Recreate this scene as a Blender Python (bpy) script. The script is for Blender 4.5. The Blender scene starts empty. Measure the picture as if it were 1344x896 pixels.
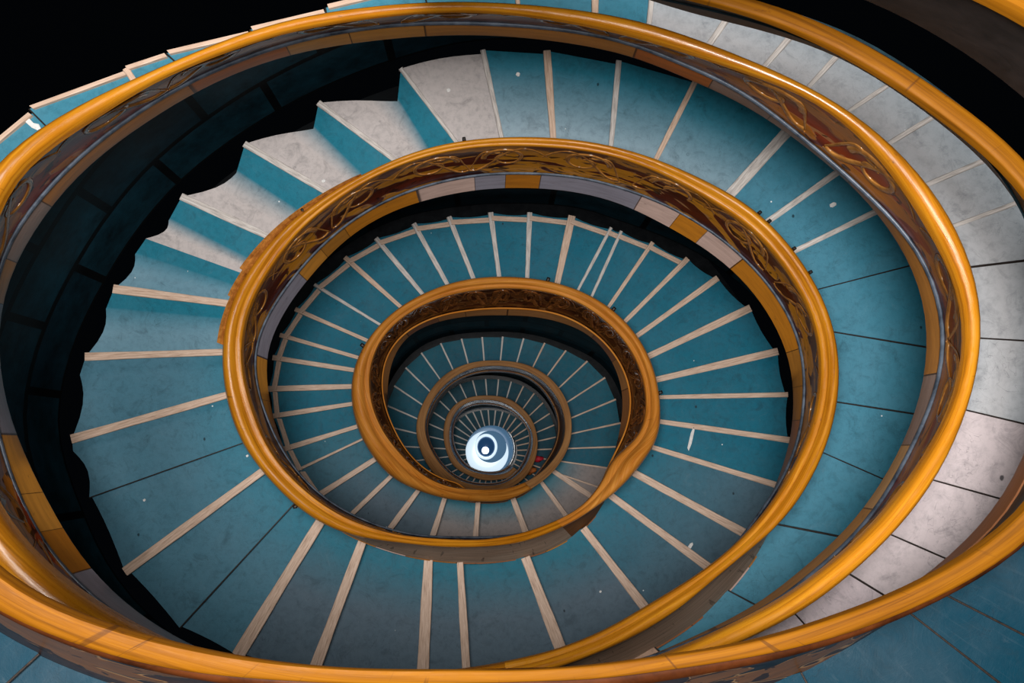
import bpy, math, random
import numpy as np
from mathutils import Vector, Matrix
random.seed(7); rng = np.random.default_rng(3)
PI = math.pi
SC = bpy.context.scene
COL = SC.collection

# ------------------------------------------------------------------ camera
F = 1300.0; CX, CY = 672.0, 448.0
VX, VY = 645.0, 592.0                 # where the plumb line under the camera meets the picture
H = 27.0                              # camera height above the lowest floor
nz = -Vector(((VX-CX)/F, -(VY-CY)/F, -1.0)).normalized()      # world up in camera axes
cxw = Vector((1, 0, 0)); cxw = (cxw - nz*cxw.dot(nz)).normalized()
cyw = nz.cross(cxw)
R3 = Matrix((cxw, cyw, nz))           # camera axes -> world axes
cam_d = bpy.data.cameras.new('camera'); cam = bpy.data.objects.new('camera', cam_d); COL.objects.link(cam)
cam_d.lens = 36.0*F/1344.0; cam_d.sensor_width = 36.0; cam_d.clip_start = .05; cam_d.clip_end = 200
cam.matrix_world = Matrix.Translation((0, 0, H)) @ R3.to_4x4()
SC.camera = cam

def P(x, y, d):
    """point of the well seen in direction (x, y), d metres below eye level"""
    v = R3 @ Vector(((x-CX)/F, -(y-CY)/F, -1.0))
    return Vector((v.x*d/(-v.z), v.y*d/(-v.z), H-d))

# ------------------------------------------------------------------ survey of the spiral: radius against turn T
class Curve:
    def __init__(s, segs, sig=.012):
        Ts, Rs = [], []
        for T0, pts in segs:
            last = T0
            for x, y in pts:
                t = math.atan2(y-VY, x-VX)/(2*PI)
                t += round(last-t)
                Ts.append(t); Rs.append(math.hypot(x-VX, y-VY)); last = t
        o = np.argsort(Ts); s.T = np.array(Ts)[o]; s.R = np.array(Rs)[o]
        g = np.arange(s.T[0]-.1, s.T[-1]+.1, .002)
        # monotone-ish cubic hermite on log radius, then a light smoothing
        L = np.log(s.R); T = s.T
        keep = [0]
        for i in range(1, len(T)):
            if T[i]-T[keep[-1]] > .006: keep.append(i)
        T = T[keep]; L = L[keep]
        h = np.diff(T); dl = np.diff(L)/h
        m = np.zeros(len(T)); m[0] = dl[0]; m[-1] = dl[-1]
        m[1:-1] = (dl[:-1]*h[1:]+dl[1:]*h[:-1])/(h[:-1]+h[1:])
        gc = np.clip(g, T[0], T[-1]); i = np.clip(np.searchsorted(T, gc)-1, 0, len(T)-2)
        u = (gc-T[i])/h[i]
        y = (2*u**3-3*u**2+1)*L[i]+(u**3-2*u**2+u)*h[i]*m[i]+(-2*u**3+3*u**2)*L[i+1]+(u**3-u**2)*h[i]*m[i+1]
        k = np.exp(-.5*((np.arange(-30, 31)*.002)/sig)**2); k /= k.sum()
        y = np.convolve(np.pad(y, 30, mode='edge'), k, 'valid')
        s.g = g; s.y = np.exp(y)
    def __call__(s, T): return float(np.interp(T, s.g, s.y))
def interp(kn):
    a = np.array(kn, float)
    return lambda T: float(np.interp(T, a[:, 0], a[:, 1]))
class Smooth:
    def __init__(s, kn, sig=.12):
        a = np.array(kn, float); g = np.arange(a[0, 0]-1, a[-1, 0]+1, .01)
        y = np.interp(g, a[:, 0], a[:, 1])
        lo = g < a[0, 0]; y[lo] = a[0, 1]+(g[lo]-a[0, 0])*(a[1, 1]-a[0, 1])/(a[1, 0]-a[0, 0])
        hi = g > a[-1, 0]; y[hi] = a[-1, 1]+(g[hi]-a[-1, 0])*(a[-1, 1]-a[-2, 1])/(a[-1, 0]-a[-2, 0])
        n = 40; k = np.exp(-.5*((np.arange(-n, n+1)*.01)/sig)**2); k /= k.sum()
        s.g = g; s.y = np.convolve(np.pad(y, n, mode='edge'), k, 'valid')
    def __call__(s, T): return float(np.interp(T, s.g, s.y))

A = Curve([(-.9, [(676,624),(655,629),(636,630),(612,622),(596,612),(586,592),(582,567),(588,542),(602,527),(622,520),(645,519),(668,523),(684,534),(697,549),(704,567),(704,597),
 (690,625),(662,643),(636,648),(607,643),(573,625),(553,594),(546,560),(560,520),(590,487),(622,475),(656,473),(701,482),(734,509),(750,549),
 (748,581),(730,614),(701,639),(665,656),(628,658),(581,653),(548,643),(514,626),(488,597),(471,567),(462,534),(461,500),(470,467),(488,438),(514,411),(558,384),(615,366),(665,363),(730,371),(750,377),(800,403),(834,437),(852,467),(864,508),(867,545),
 (860,585),(848,600),(828,626),(785,663),(735,693),(684,711),(601,718),(517,711),(447,698),(407,678),(374,651),(347,621),(330,602),(313,574),(300,537),(293,500),(291,450),(293,438),(300,404),(317,368),(344,331),(377,294),(424,260),(494,220),(565,193),(648,181),(700,180),(767,185),(851,205),(918,234),(985,270),(1028,311),(1060,354),(1083,396),(1097,434),(1102,474),(1102,514),(1095,554),(1081,596),
 (1061,636),(1035,676),(994,713),(944,753),(894,797),(852,824),(770,862),(690,888),(560,905),(420,905),(250,892),(90,832),(0,765),(-60,650),(-88,520),(-70,370),(-40,250),(0,208),(67,157),(134,124),(201,94),(285,57),(351,34),(418,18),(484,10),(567,3),(668,5),(768,15),(850,30),(894,45),(978,77),(1061,114),(1128,154),(1179,198),(1219,241),(1256,300),(1276,344),(1289,400),(1291,441),(1284,487),(1269,541),(1246,596),
 (1222,640),(1179,693),(1128,743),(1061,797),(994,832),(944,854),(800,892),(650,910),(400,925),(150,905),(0,860),(-120,760),(-190,600),(-180,420),(-90,220),(100,60),(350,-30),(640,-62),(850,-42),
 (984,0),(1061,20),(1145,64),(1212,104),(1279,151),(1344,204),(1400,280),(1440,370),(1450,470),(1425,600),(1385,680),(1344,720),(1279,760),(1195,800),(1095,837),(994,860),(894,876),(785,890),(684,894),(560,898),(450,896),(301,887),(234,880),(151,862),(67,834),(0,808),(-90,740),(-150,640)])])

B = Curve([(-.9, [(672,615),(636,622),(601,605),(590,567),(600,538),(645,525),(690,552),(698,567),(696,597),
 (660,634),(636,637),(600,628),(572,600),(558,562),(575,515),(610,487),(656,480),(700,491),(726,514),(741,549),
 (739,580),(722,608),(690,632),(628,642),(558,624),(528,597),(500,560),(486,520),(486,480),(500,445),(530,415),(580,390),(640,379),(700,380),(750,392),(800,425),(832,465),(847,510),(847,550),(835,580),
 (808,596),(798,619),(768,660),(718,688),(651,706),(567,706),(500,696),(427,664),(390,634),(364,607),(344,574),(330,534),(318,494),(315,458),(320,418),(337,378),(364,337),(390,304),(431,270),(494,230),(565,203),(648,191),(730,193),(757,195),(817,207),(884,234),(941,267),(991,300),(1025,340),(1048,374),(1068,410),(1078,451),(1080,487),(1076,528),(1068,564),(1052,598),
 (1030,640),(1003,677),(961,720),(911,758),(860,790),(800,825),(740,850),(650,872),(450,885),(250,858),(150,812),(60,752),(-15,660),(-45,520),(-35,380),(-10,270),(0,241),(67,187),(134,147),(194,109),(285,72),(368,42),(450,28),(484,23),(567,15),(668,17),(768,32),(850,50),(894,65),(994,100),(1078,134),(1128,174),(1169,218),(1205,268),(1225,305),(1256,355),(1269,410),(1271,451),(1262,501),(1246,551),(1215,600),
 (1189,640),(1145,693),(1095,737),(1028,787),(974,814),(894,850),(780,885),(650,895),(400,905),(150,880),(0,830),(-100,740),(-160,600),(-150,420),(-60,230),(110,90),(350,0),(640,-38),(850,-18),
 (914,0),(994,20),(1078,54),(1145,90),(1212,134),(1279,184),(1344,241),(1385,310),(1412,390),(1420,480),(1395,590),(1344,683),(1296,713),(1229,757),(1169,783),(1095,810),(994,840),(894,857),(785,872),(684,879),(600,879),(450,877),(268,855),(201,840),(107,812),(0,763),(-60,700),(-110,620)])])

C = Curve([(1.2, [(600,634),(540,600),(515,560),(501,515),(505,472),(524,442),(564,418),(620,406),(675,404),(735,412),(785,440),(816,478),(829,522),(824,560),
 (805,600),(775,660),(715,693),(600,706),(490,688),(427,655),(394,625),(370,592),(352,555),(340,520),(332,486),(333,460),(342,430),(360,398),(378,372),(407,337),(454,294),(514,259),(581,237),(648,227),(700,227),(767,233),(834,252),(887,274),(937,305),(985,345),(1018,384),(1041,421),(1053,455),(1057,490),(1056,530),(1050,575),
 (1030,625),(1000,670),(955,728),(900,775),(850,803),(790,835),(660,880),(450,895),(300,872),(234,854),(187,829),(147,804),(107,770),(67,730),(40,686),(20,640),(4,600),(-12,520),(-12,420),(0,330),(50,262),(100,208),(167,157),(234,114),(301,84),(385,54),(450,41),(534,31),(634,31),(735,38),(850,63),(894,85),(961,110),(1004,142),(1061,187),(1112,231),(1155,271),(1189,304),(1219,348),(1235,394),(1242,434),(1240,474),(1230,518),(1210,561),(1190,600),
 (1168,643),(1126,700),(1075,745),(1005,800),(965,818),(880,855),(650,905),(400,910),(150,880),(0,825),(-90,740),(-140,600),(-130,420),(-50,240),(110,110),(350,20),(640,-22),(850,-5),
 (905,8),(978,24),(1060,52),(1124,80),(1190,122),(1254,168),(1320,225),(1355,310),(1380,390),(1388,480),(1365,580),(1344,650),(1300,700),(1215,765),(1165,788),(1090,812),(990,842),(890,866),(650,885),(300,866),(0,785),(-60,730),(-110,650)])])

D = Curve([(-.9, [(668,610),(640,619),(606,602),(595,567),(605,541),(645,531),(686,553),(694,567),(690,597),
 (660,631),(636,634),(601,625),(574,598),(561,560),(578,518),(615,493),(656,488),(696,498),(718,520),(731,549),
 (728,582),(715,606),(690,636),(628,650),(565,628),(530,600),(512,560),(508,517),(512,480),(530,445),(570,423),(620,414),(660,413),(720,418),(775,440),(805,475),(818,520),(815,560),(805,600),
 (790,640),(770,672),(720,708),(651,724),(601,725),(517,712),(440,676),(424,658),(394,624),(374,594),(360,557),(352,520),(348,483),(349,455),(357,440),(374,405),(404,366),(447,319),(498,284),(565,260),(638,247),(700,246),(750,250),(817,267),(877,297),(934,331),(980,371),(1009,410),(1029,447),(1040,481),(1043,518),(1041,561),(1034,598),
 (1014,645),(996,690),(950,758),(890,812),(850,836),(780,868),(650,900),(450,900),(300,868),(268,855),(201,820),(161,790),(129,760),(80,693),(64,660),(30,596),(8,540),(-5,460),(4,372),(33,318),(67,267),(117,213),(184,165),(251,122),(318,91),(385,69),(450,58),(534,48),(634,45),(735,54),(850,79),(894,100),(961,127),(1021,164),(1078,208),(1122,244),(1155,281),(1195,340),(1212,380),(1220,427),(1220,467),(1212,514),(1195,564),(1179,598),
 (1152,643),(1115,693),(1061,740),(994,794),(964,810),(880,850),(800,880),(650,900),(400,900),(150,870),(0,810),(-80,730),(-120,600),(-110,420),(-40,260),(110,130),(350,20),(640,-42),(780,-24),(850,-3),
 (894,15),(961,28),(1041,50),(1102,70),(1169,112),(1229,155),(1296,210),(1344,264),(1370,340),(1380,420),(1380,500),(1355,570),(1344,614),(1319,656),(1282,700),(1242,736),(1195,772),(1150,798),(1080,840),(980,885),(850,920),(650,938),(400,925),(200,890),(84,848),(0,805),(-50,760),(-90,690)])])

E = Curve([(-1.9, [(695,600),(690,630),(645,645),(600,630),(588,590),(598,555),(645,538),(690,560),(700,590),
 (700,615),(645,660),(590,640),(555,600),(562,560),(590,512),(645,497),(700,515),(728,560),
 (730,600),(690,655),(640,680),(560,660),(505,600),(508,530),(550,465),(640,442),(730,455),(790,490),(814,550),(812,600),(780,680),
 (738,700),(640,730),(530,716),(458,692),(400,640),(372,590),(355,540),(352,500),(359,465),(367,438),(390,403),(414,371),(455,336),(498,310),(548,292),(593,284),(645,279),(700,279),(755,284),(812,302),(862,320),(905,340),(950,372),(990,410),(1022,464),(1033,518),(1038,576),(1030,640),
 (995,712),(950,765),(880,830),(750,888),(612,902),(552,902),(405,892),(308,866),(236,825),(164,750),(117,653),(92,568),(112,455),(149,378),(190,313),(237,257),(321,189),(415,134),(520,92),(634,66),(718,67),(812,80),(915,105),(1045,160),(1115,215),(1170,270),(1222,345),(1250,456),(1240,545),
 (1200,640),(1140,730),(1020,830),(900,890),(750,940),(600,960),(400,955),(200,900),(60,820),(-60,700),(-130,560),(-130,400),(-70,240),(0,163),(67,130),(151,97),(218,70),(285,50),(335,38),(430,10),(540,-25),(650,-35),(781,-32),(870,-15),(965,8),(1055,35),(1110,58),(1180,97),(1245,140),(1305,195),(1360,257),(1400,330),(1415,447),(1400,560),
 (1370,680),(1290,760),(1200,830),(1080,890),(900,950),(650,980),(300,975),(50,920),(-120,820),(-220,640),(-230,420),(-140,190),(80,20),(350,-90),(650,-120),(950,-90),(1250,40),(1460,220),(1560,440),(1530,650),(1440,830),(1300,960),(1100,1060),(700,1120),(300,1090),(0,1010),(-150,930),(-260,800)])], sig=.006)

DEP = Smooth([(-2, 25.6), (-1, 24), (0, 22), (.5, 20), (1, 17.6), (1.5, 15.1), (2, 12.7), (2.5, 10.6), (3, 8.8), (3.5, 7.3), (4, 6.0), (4.5, 5.1), (5, 4.7), (5.5, 4.2), (6, 3.6)])
HP = interp([(-1, 1.0), (1, 1.2), (3, 1.2), (4, 1.05), (4.6, .85), (6, .8)])      # balustrade height
TD = lambda T: DEP(T)+HP(T)*.93                                                  # depth of the step tops

def xy(T, r): a = 2*PI*T; return VX+r*math.cos(a), VY+r*math.sin(a)
def Q(T, r, d): x, y = xy(T, r); return P(x, y, d)
def thick(T): return .13*F/(DEP(T)+HP(T))*(1 if T > 1 else .8)

# ------------------------------------------------------------------ materials
def lin(c): return tuple(((v/255)/12.92 if v/255 <= .04045 else ((v/255+.055)/1.055)**2.4) for v in c)+(1,)
class NT:
    def __init__(s, name, rough=.5, spec=.5):
        s.m = bpy.data.materials.new(name); s.m.use_nodes = True; s.t = s.m.node_tree; s.n = s.t.nodes; s.l = s.t.links
        s.b = s.n['Principled BSDF']; s.b.inputs['Roughness'].default_value = rough; s.b.inputs['Specular IOR Level'].default_value = spec
    def node(s, typ, ins=None, **kw):
        n = s.n.new(typ)
        for k, v in kw.items(): setattr(n, k, v)
        for k, v in (ins or {}).items(): s.set(n.inputs[k], v)
        return n
    def set(s, sock, v):
        if isinstance(v, bpy.types.NodeSocket): s.l.new(v, sock)
        else: sock.default_value = v
    def uv(s, sc=(1, 1, 1), rot=0):
        t = s.node('ShaderNodeUVMap'); t.uv_map = 'uv'
        return s.node('ShaderNodeMapping', {0: t.outputs[0], 'Scale': sc, 'Rotation': (0, 0, rot)}).outputs[0]
    def pos(s, sc=(1, 1, 1)):
        t = s.node('ShaderNodeNewGeometry'); return s.node('ShaderNodeMapping', {0: t.outputs['Position'], 'Scale': sc}).outputs[0]
    def noise(s, vec, scale, detail=5, rough=.6, dist=0):
        return s.node('ShaderNodeTexNoise', {'Vector': vec, 'Scale': scale, 'Detail': detail, 'Roughness': rough, 'Distortion': dist}).outputs[0]
    def ramp(s, fac, stops, interp='LINEAR'):
        n = s.node('ShaderNodeValToRGB', {0: fac}); r = n.color_ramp; r.interpolation = interp
        while len(r.elements) < len(stops): r.elements.new(.5)
        for e, (p, c) in zip(r.elements, stops):
            e.position = p; e.color = c if isinstance(c, tuple) else (c, c, c, 1)
        return n.outputs[0]
    def mix(s, f, a, b, mode='MIX'):
        n = s.node('ShaderNodeMix', data_type='RGBA', blend_type=mode)
        s.set(n.inputs[0], f); s.set(n.inputs[6], a); s.set(n.inputs[7], b); return n.outputs[2]
    def math(s, op, a, b=0.0, c=0.0):
        n = s.node('ShaderNodeMath', operation=op); s.set(n.inputs[0], a); s.set(n.inputs[1], b); s.set(n.inputs[2], c); return n.outputs[0]
    def bump(s, h, strength=.3, dist=.01):
        n = s.node('ShaderNodeBump', {'Strength': strength, 'Distance': dist, 'Height': h}); s.l.new(n.outputs[0], s.b.inputs['Normal'])
    def col(s, c): s.set(s.b.inputs['Base Color'], c)

def mat_paint():
    """worn teal floor paint; the 'paint' attribute holds each step's own coat"""
    m = NT('worn_step_paint', .55, .14)
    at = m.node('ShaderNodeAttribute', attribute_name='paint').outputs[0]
    p = m.pos()
    big = m.noise(p, 1.6, 5, .65, .4); fine = m.noise(p, 14, 6, .7)
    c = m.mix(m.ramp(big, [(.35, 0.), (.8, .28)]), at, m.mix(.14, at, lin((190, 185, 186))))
    c = m.mix(m.ramp(fine, [(.3, .35), (.55, 0.)]), c, m.mix(.6, c, lin((20, 40, 52))))
    st = m.noise(m.uv((2.2, 22, 1)), 1.2, 4, .7, .6)
    c = m.mix(m.ramp(st, [(.56, 0.), (.8, .4)]), c, m.mix(.12, c, lin((150, 160, 166))))
    v = m.node('ShaderNodeTexVoronoi', {'Vector': p, 'Scale': 2.6, 'Randomness': 1.0}).outputs['Distance']
    c = m.mix(m.ramp(v, [(.018, 1.), (.026, 0.)]), c, lin((225, 230, 232)))
    v2 = m.node('ShaderNodeTexVoronoi', {'Vector': m.pos((1.3, 1, 1)), 'Scale': 1.9, 'Randomness': 1.0}).outputs['Distance']
    v2n = m.math('ADD', v2, m.math('MULTIPLY', m.noise(p, 30, 3), .04))
    c = m.mix(m.ramp(v2n, [(.05, .8), (.065, 0.)]), c, lin((18, 26, 32)))
    sc = m.noise(m.pos((1, 1, 1)), 2.3, 2, .5, 5)
    c = m.mix(m.math('MULTIPLY', m.ramp(sc, [(.49, 0.), (.5, 1.), (.51, 0.)]), m.ramp(m.noise(p, 1.1, 3), [(.52, 0.), (.6, .55)])), c, m.mix(.6, c, lin((20, 30, 38))))
    gr = m.noise(m.pos((1, 1, .2)), 5.5, 7, .75, .8)
    c = m.mix(m.ramp(gr, [(.3, .7), (.48, 0.)]), c, m.mix(.5, c, lin((26, 40, 48))))
    c = m.mix(m.ramp(gr, [(.6, 0.), (.72, .3)]), c, m.mix(.14, c, lin((200, 204, 204))))
    m.col(c); m.set(m.b.inputs['Roughness'], m.ramp(fine, [(.3, .45), (.7, .62)])); m.bump(gr, .25, .02)
    return m.m
def mat_wood_strip():
    m = NT('bare_pale_wood', .5, .4)
    g = m.noise(m.uv((3, 40, 1)), 1.5, 5, .65, .8)
    c = m.ramp(g, [(.25, lin((140, 110, 94))), (.42, lin((194, 164, 142))), (.7, lin((226, 200, 180)))])
    d = m.noise(m.uv((5, 18, 1)), 2.2, 5, .7)
    c = m.mix(m.ramp(d, [(.66, 0.), (.76, .85)]), c, lin((70, 48, 36)))
    m.col(c); m.bump(g, .3, .006); return m.m
def mat_grey_strip():
    m = NT('grey_painted_wood', .45, .4)
    g = m.noise(m.uv((3, 30, 1)), 1.5, 5, .65, .8)
    c = m.ramp(g, [(.25, lin((136, 132, 130))), (.5, lin((196, 188, 182))), (.75, lin((226, 222, 218)))])
    m.col(c); m.bump(g, .3, .006); return m.m
def mat_rail(name, dark, mid, light, rough=.26, coat=.35):
    m = NT(name, rough, .55 if coat > .1 else .12)
    g = m.noise(m.uv((.8, 26, 1)), 1.3, 6, .65, .7)
    c = m.ramp(g, [(.22, lin(dark)), (.5, lin(mid)), (.78, lin(light))])
    s = m.noise(m.uv((3.2, 9, 1)), 2.1, 6, .75, .3)
    c = m.mix(m.ramp(s, [(.64, 0.), (.72, .75)]), c, lin((66, 30, 10)))
    k = m.noise(m.uv((14, 1.2, 1)), 1.0, 3, .6, .2)
    c = m.mix(m.ramp(k, [(.7 if coat > .1 else .62, 0.), (.73 if coat > .1 else .66, .7)]), c, lin((58, 30, 12)))
    b = m.noise(m.uv((.9, 2, 1)), 1.2, 3)
    c = m.mix(m.ramp(b, [(.35, 0.), (.75, .45)]), c, lin(light))
    m.col(c); m.set(m.b.inputs['Roughness'], m.ramp(s, [(.3, rough-.06), (.8, rough+.25)])); m.bump(g, .35, .008)
    m.b.inputs['Coat Weight'].default_value = coat; m.b.inputs['Coat Roughness'].default_value = .12
    return m.m
def mat_panel(name, brown, deep, gold, thr=.5, sc=1.0):
    m = NT(name, .34, .35)
    w = m.uv((.55*sc, 1.1*sc, 1))
    n1 = m.noise(w, 1.6, 2, .5, 2.4)
    n2 = m.noise(w, 3.1, 2, .5, 3.2)
    base = m.ramp(m.noise(m.uv((.7, 2.5, 1)), 1.3, 5, .6), [(.3, lin(deep)), (.7, lin(brown))])
    g = m.mix(m.noise(m.uv((2, 9, 1)), 2, 5), lin(gold), lin(tuple(int(v*.6) for v in gold)))
    f = m.ramp(n1, [(thr-.005, 0.), (thr+.005, 1.)])
    c = m.mix(f, base, g)
    ed = m.ramp(n1, [(thr-.022, 0.), (thr-.015, 1.), (thr-.008, 1.), (thr-.001, 0.)])
    c = m.mix(m.math('MULTIPLY', ed, .5), c, lin((196, 150, 96)))
    c = m.mix(m.ramp(n2, [(.62, 0.), (.63, .85)]), c, lin((28, 9, 5)))
    m.col(c)
    h = m.math('ADD', f, m.math('MULTIPLY', m.noise(w, 2.2, 2, .5, 1.5), 1.2)); m.bump(h, .3, .02)
    m.b.inputs['Coat Weight'].default_value = .12; m.b.inputs['Coat Roughness'].default_value = .12
    return m.m
def mat_blocks(name, cols, length=.55, mortar=.012):
    """painted edge boards, one colour per board along the run"""
    m = NT(name, .42, .45)
    uv = m.node('ShaderNodeUVMap'); uv.uv_map = 'uv'
    sp = m.node('ShaderNodeSeparateXYZ', {0: uv.outputs[0]})
    u = m.math('DIVIDE', sp.outputs[0], length)
    u = m.math('ADD', u, m.math('MULTIPLY', m.math('SINE', m.math('MULTIPLY', u, 1.7)), .45))
    fl = m.math('FLOOR', u); fr = m.math('FRACT', u)
    wn = m.node('ShaderNodeTexWhiteNoise', {'W': fl}, noise_dimensions='1D').outputs[0]
    st = [(i/len(cols), lin(c)) for i, c in enumerate(cols)]
    c = m.ramp(wn, st, 'CONSTANT')
    g = m.noise(m.uv((1.5, 14, 1)), 1.6, 5, .65, .6)
    c = m.mix(m.ramp(g, [(.3, .4), (.6, 0.)]), c, m.mix(.7, c, lin((50, 32, 22))))
    d = m.noise(m.uv((3, 6, 1)), 2.0, 6, .75)
    c = m.mix(m.ramp(d, [(.63, 0.), (.7, .7)]), c, lin((44, 34, 30)))
    c = m.mix(m.ramp(fr, [(mortar, .85), (mortar*2, 0.)]), c, lin((30, 18, 12)))
    m.col(c); m.bump(g, .3, .006); return m.m
def mat_simple(name, c1, c2, rough=.5, sc=4, spec=.4, metal=0, stretch=(1, 1, 1), bump=.2):
    m = NT(name, rough, spec); n = m.noise(m.pos(stretch), sc, 6, .65, .3)
    m.col(m.ramp(n, [(.3, lin(c1)), (.7, lin(c2))])); m.b.inputs['Metallic'].default_value = metal; m.bump(n, bump, .01); return m.m
def mat_wall():
    m = NT('dark_shaft_wall', .6, .25)
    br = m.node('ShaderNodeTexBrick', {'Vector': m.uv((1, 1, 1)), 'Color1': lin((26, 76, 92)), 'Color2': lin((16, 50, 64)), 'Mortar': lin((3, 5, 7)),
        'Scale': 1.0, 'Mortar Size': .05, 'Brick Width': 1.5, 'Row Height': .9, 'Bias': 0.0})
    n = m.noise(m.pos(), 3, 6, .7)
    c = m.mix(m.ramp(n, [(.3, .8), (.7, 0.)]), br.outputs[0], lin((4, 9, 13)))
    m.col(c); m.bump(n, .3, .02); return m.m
def mat_emit(name, c, s):
    m = NT(name, .3); m.col(lin(c)); m.b.inputs['Emission Color'].default_value = lin(c); m.b.inputs['Emission Strength'].default_value = s; return m.m

M = dict(
 paint=mat_paint(), wood=mat_wood_strip(), grey=mat_grey_strip(),
 rail_gold=mat_rail('gold_handrail_varnish', (104, 54, 8), (172, 104, 14), (208, 144, 34), .24),
 rail_matt=mat_rail('worn_ochre_handrail', (64, 32, 2), (112, 66, 4), (136, 86, 8), .55, .0),
 rail_amber=mat_rail('amber_handrail_varnish', (128, 66, 16), (192, 116, 34), (224, 158, 74), .28),
 rail_tan=mat_rail('tan_handrail_varnish', (96, 64, 40), (158, 110, 66), (196, 148, 96), .35),
 panel_gold=mat_panel('gold_and_brown_lacquer', (92, 32, 10), (38, 11, 5), (216, 144, 36), .5),
 panel_brown=mat_panel('deep_brown_lacquer', (160, 62, 22), (60, 16, 8), (198, 120, 34), .51),
 panel_dark=mat_panel('dark_carved_lacquer', (84, 40, 20), (26, 10, 6), (120, 70, 34), .56, 1.6),
 panel_out=mat_panel('weathered_outer_lacquer', (70, 40, 24), (24, 22, 26), (130, 84, 44), .55, .8),
 blocks=mat_blocks('painted_edge_boards', [(176, 112, 30), (150, 96, 60), (158, 106, 40), (128, 126, 138), (182, 124, 48), (186, 160, 150), (160, 100, 28)], .6),
 blocks_ochre=mat_blocks('ochre_edge_boards', [(196, 138, 66), (178, 116, 50), (206, 160, 104), (186, 126, 58), (150, 128, 118), (196, 140, 70), (184, 104, 40)], .9),
 blocks_tan=mat_blocks('tan_edge_boards', [(150, 100, 60), (166, 116, 70), (140, 96, 70)], .8),
 outer_wood=mat_rail('brown_outer_wood', (70, 34, 12), (150, 88, 34), (186, 122, 56), .6, .0),
 outer_worn=mat_rail('scuffed_outer_wood', (80, 60, 50), (206, 168, 140), (232, 204, 180), .65, .0),
 slate=mat_simple('slate_blue_moulding', (34, 44, 56), (98, 108, 122), .35, 6),
 face=mat_simple('dark_teal_stringer', (10, 22, 28), (34, 62, 72), .5, 8),
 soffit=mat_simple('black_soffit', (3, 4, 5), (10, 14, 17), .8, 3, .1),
 wall=mat_wall(), dark=mat_simple('dark_iron', (18, 14, 12), (44, 34, 28), .45, 30),
 scroll=mat_simple('glossy_scroll_paint', (120, 74, 30), (178, 124, 62), .18, 9, .6),
 scroll_dark=mat_simple('dark_scroll_paint', (62, 30, 12), (150, 92, 46), .15, 9, .6),
 lip=mat_simple('dark_brown_moulding', (38, 16, 6), (84, 42, 16), .5, 4, .1),
 chip=mat_simple('white_paint_flake', (205, 205, 205), (235, 232, 228), .5, 30),
 splinter=mat_simple('raw_splinter_wood', (130, 74, 24), (196, 130, 58), .5, 20),
 plaster=mat_simple('mottled_dark_plaster', (5, 7, 9), (52, 45, 44), .6, 5.5),
)

# ------------------------------------------------------------------ mesh helpers
def mesh_obj(name, verts, faces, mat, parent=None, uvs=None, smooth=True, colors=None, props=None):
    me = bpy.data.meshes.new(name); me.from_pydata([tuple(v) for v in verts], [], faces); me.update()
    if uvs is not None:
        uvl = me.uv_layers.new(name='uv'); arr = np.empty(len(me.loops)*2, dtype=np.float32)
        vi = np.empty(len(me.loops), dtype=np.int32); me.loops.foreach_get('vertex_index', vi)
        u = np.array(uvs, dtype=np.float32)[vi]; uvl.data.foreach_set('uv', u.ravel())
    if colors is not None:
        ca = me.color_attributes.new('paint', 'FLOAT_COLOR', 'POINT'); ca.data.foreach_set('color', np.array(colors, dtype=np.float32).ravel())
    me.polygons.foreach_set('use_smooth', [smooth]*len(me.polygons))
    me.materials.append(mat)
    o = bpy.data.objects.new(name, me); COL.objects.link(o)
    if parent is not None: o.parent = parent; o.matrix_parent_inverse = parent.matrix_world.inverted()
    for k, v in (props or {}).items(): o[k] = v
    return o
def empty(name, loc, label=None, cat=None, group=None):
    o = bpy.data.objects.new(name, None); COL.objects.link(o); o.location = loc; o.empty_display_size = .2
    o.matrix_world = Matrix.Translation(loc)
    if label: o['label'] = label
    if cat: o['category'] = cat
    if group: o['group'] = group
    return o
def tag(o, label, cat, group=None):
    o['label'] = label; o['category'] = cat
    if group: o['group'] = group
    return o
class MB:
    def __init__(s): s.v = []; s.f = []; s.uv = []; s.c = []
    def add(s, vs, fs, uvs, cs=None):
        b = len(s.v); s.v += vs; s.f += [tuple(i+b for i in f) for f in fs]; s.uv += uvs
        if cs: s.c += cs
    def build(s, name, mat, parent=None, smooth=True):
        return mesh_obj(name, s.v, s.f, mat, parent, s.uv, smooth, s.c or None)

def sweep(name, T0, T1, sec, mat, parent=None, closed=True, dT=None, smooth=True, caps=True):
    """sec(T) -> list of points of the cross-section; uv in metres along the run"""
    n = max(6, int((T1-T0)/(dT or .0055))); Ts = [T0+(T1-T0)*i/n for i in range(n+1)]
    V = []; UV = []; L = 0; prev = None; m = None
    for T in Ts:
        s = sec(T); m = len(s)
        if prev is not None: L += (s[0]-prev).length
        prev = s[0]; w = 0
        for j, p in enumerate(s):
            if j: w += (p-s[j-1]).length
            V.append(p); UV.append((L, w))
    Fs = []
    for i in range(n):
        for j in range(m if closed else m-1):
            j2 = (j+1) % m
            Fs.append((i*m+j, i*m+j2, (i+1)*m+j2, (i+1)*m+j))
    if closed and caps:
        Fs.append(tuple(range(m-1, -1, -1))); Fs.append(tuple(n*m+j for j in range(m)))
    return mesh_obj(name, V, Fs, mat, parent, UV, smooth)

def autosmooth(o, ang=40):
    me = o.data
    try: me.set_sharp_from_angle(angle=math.radians(ang))
    except Exception: pass
    return o

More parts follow.
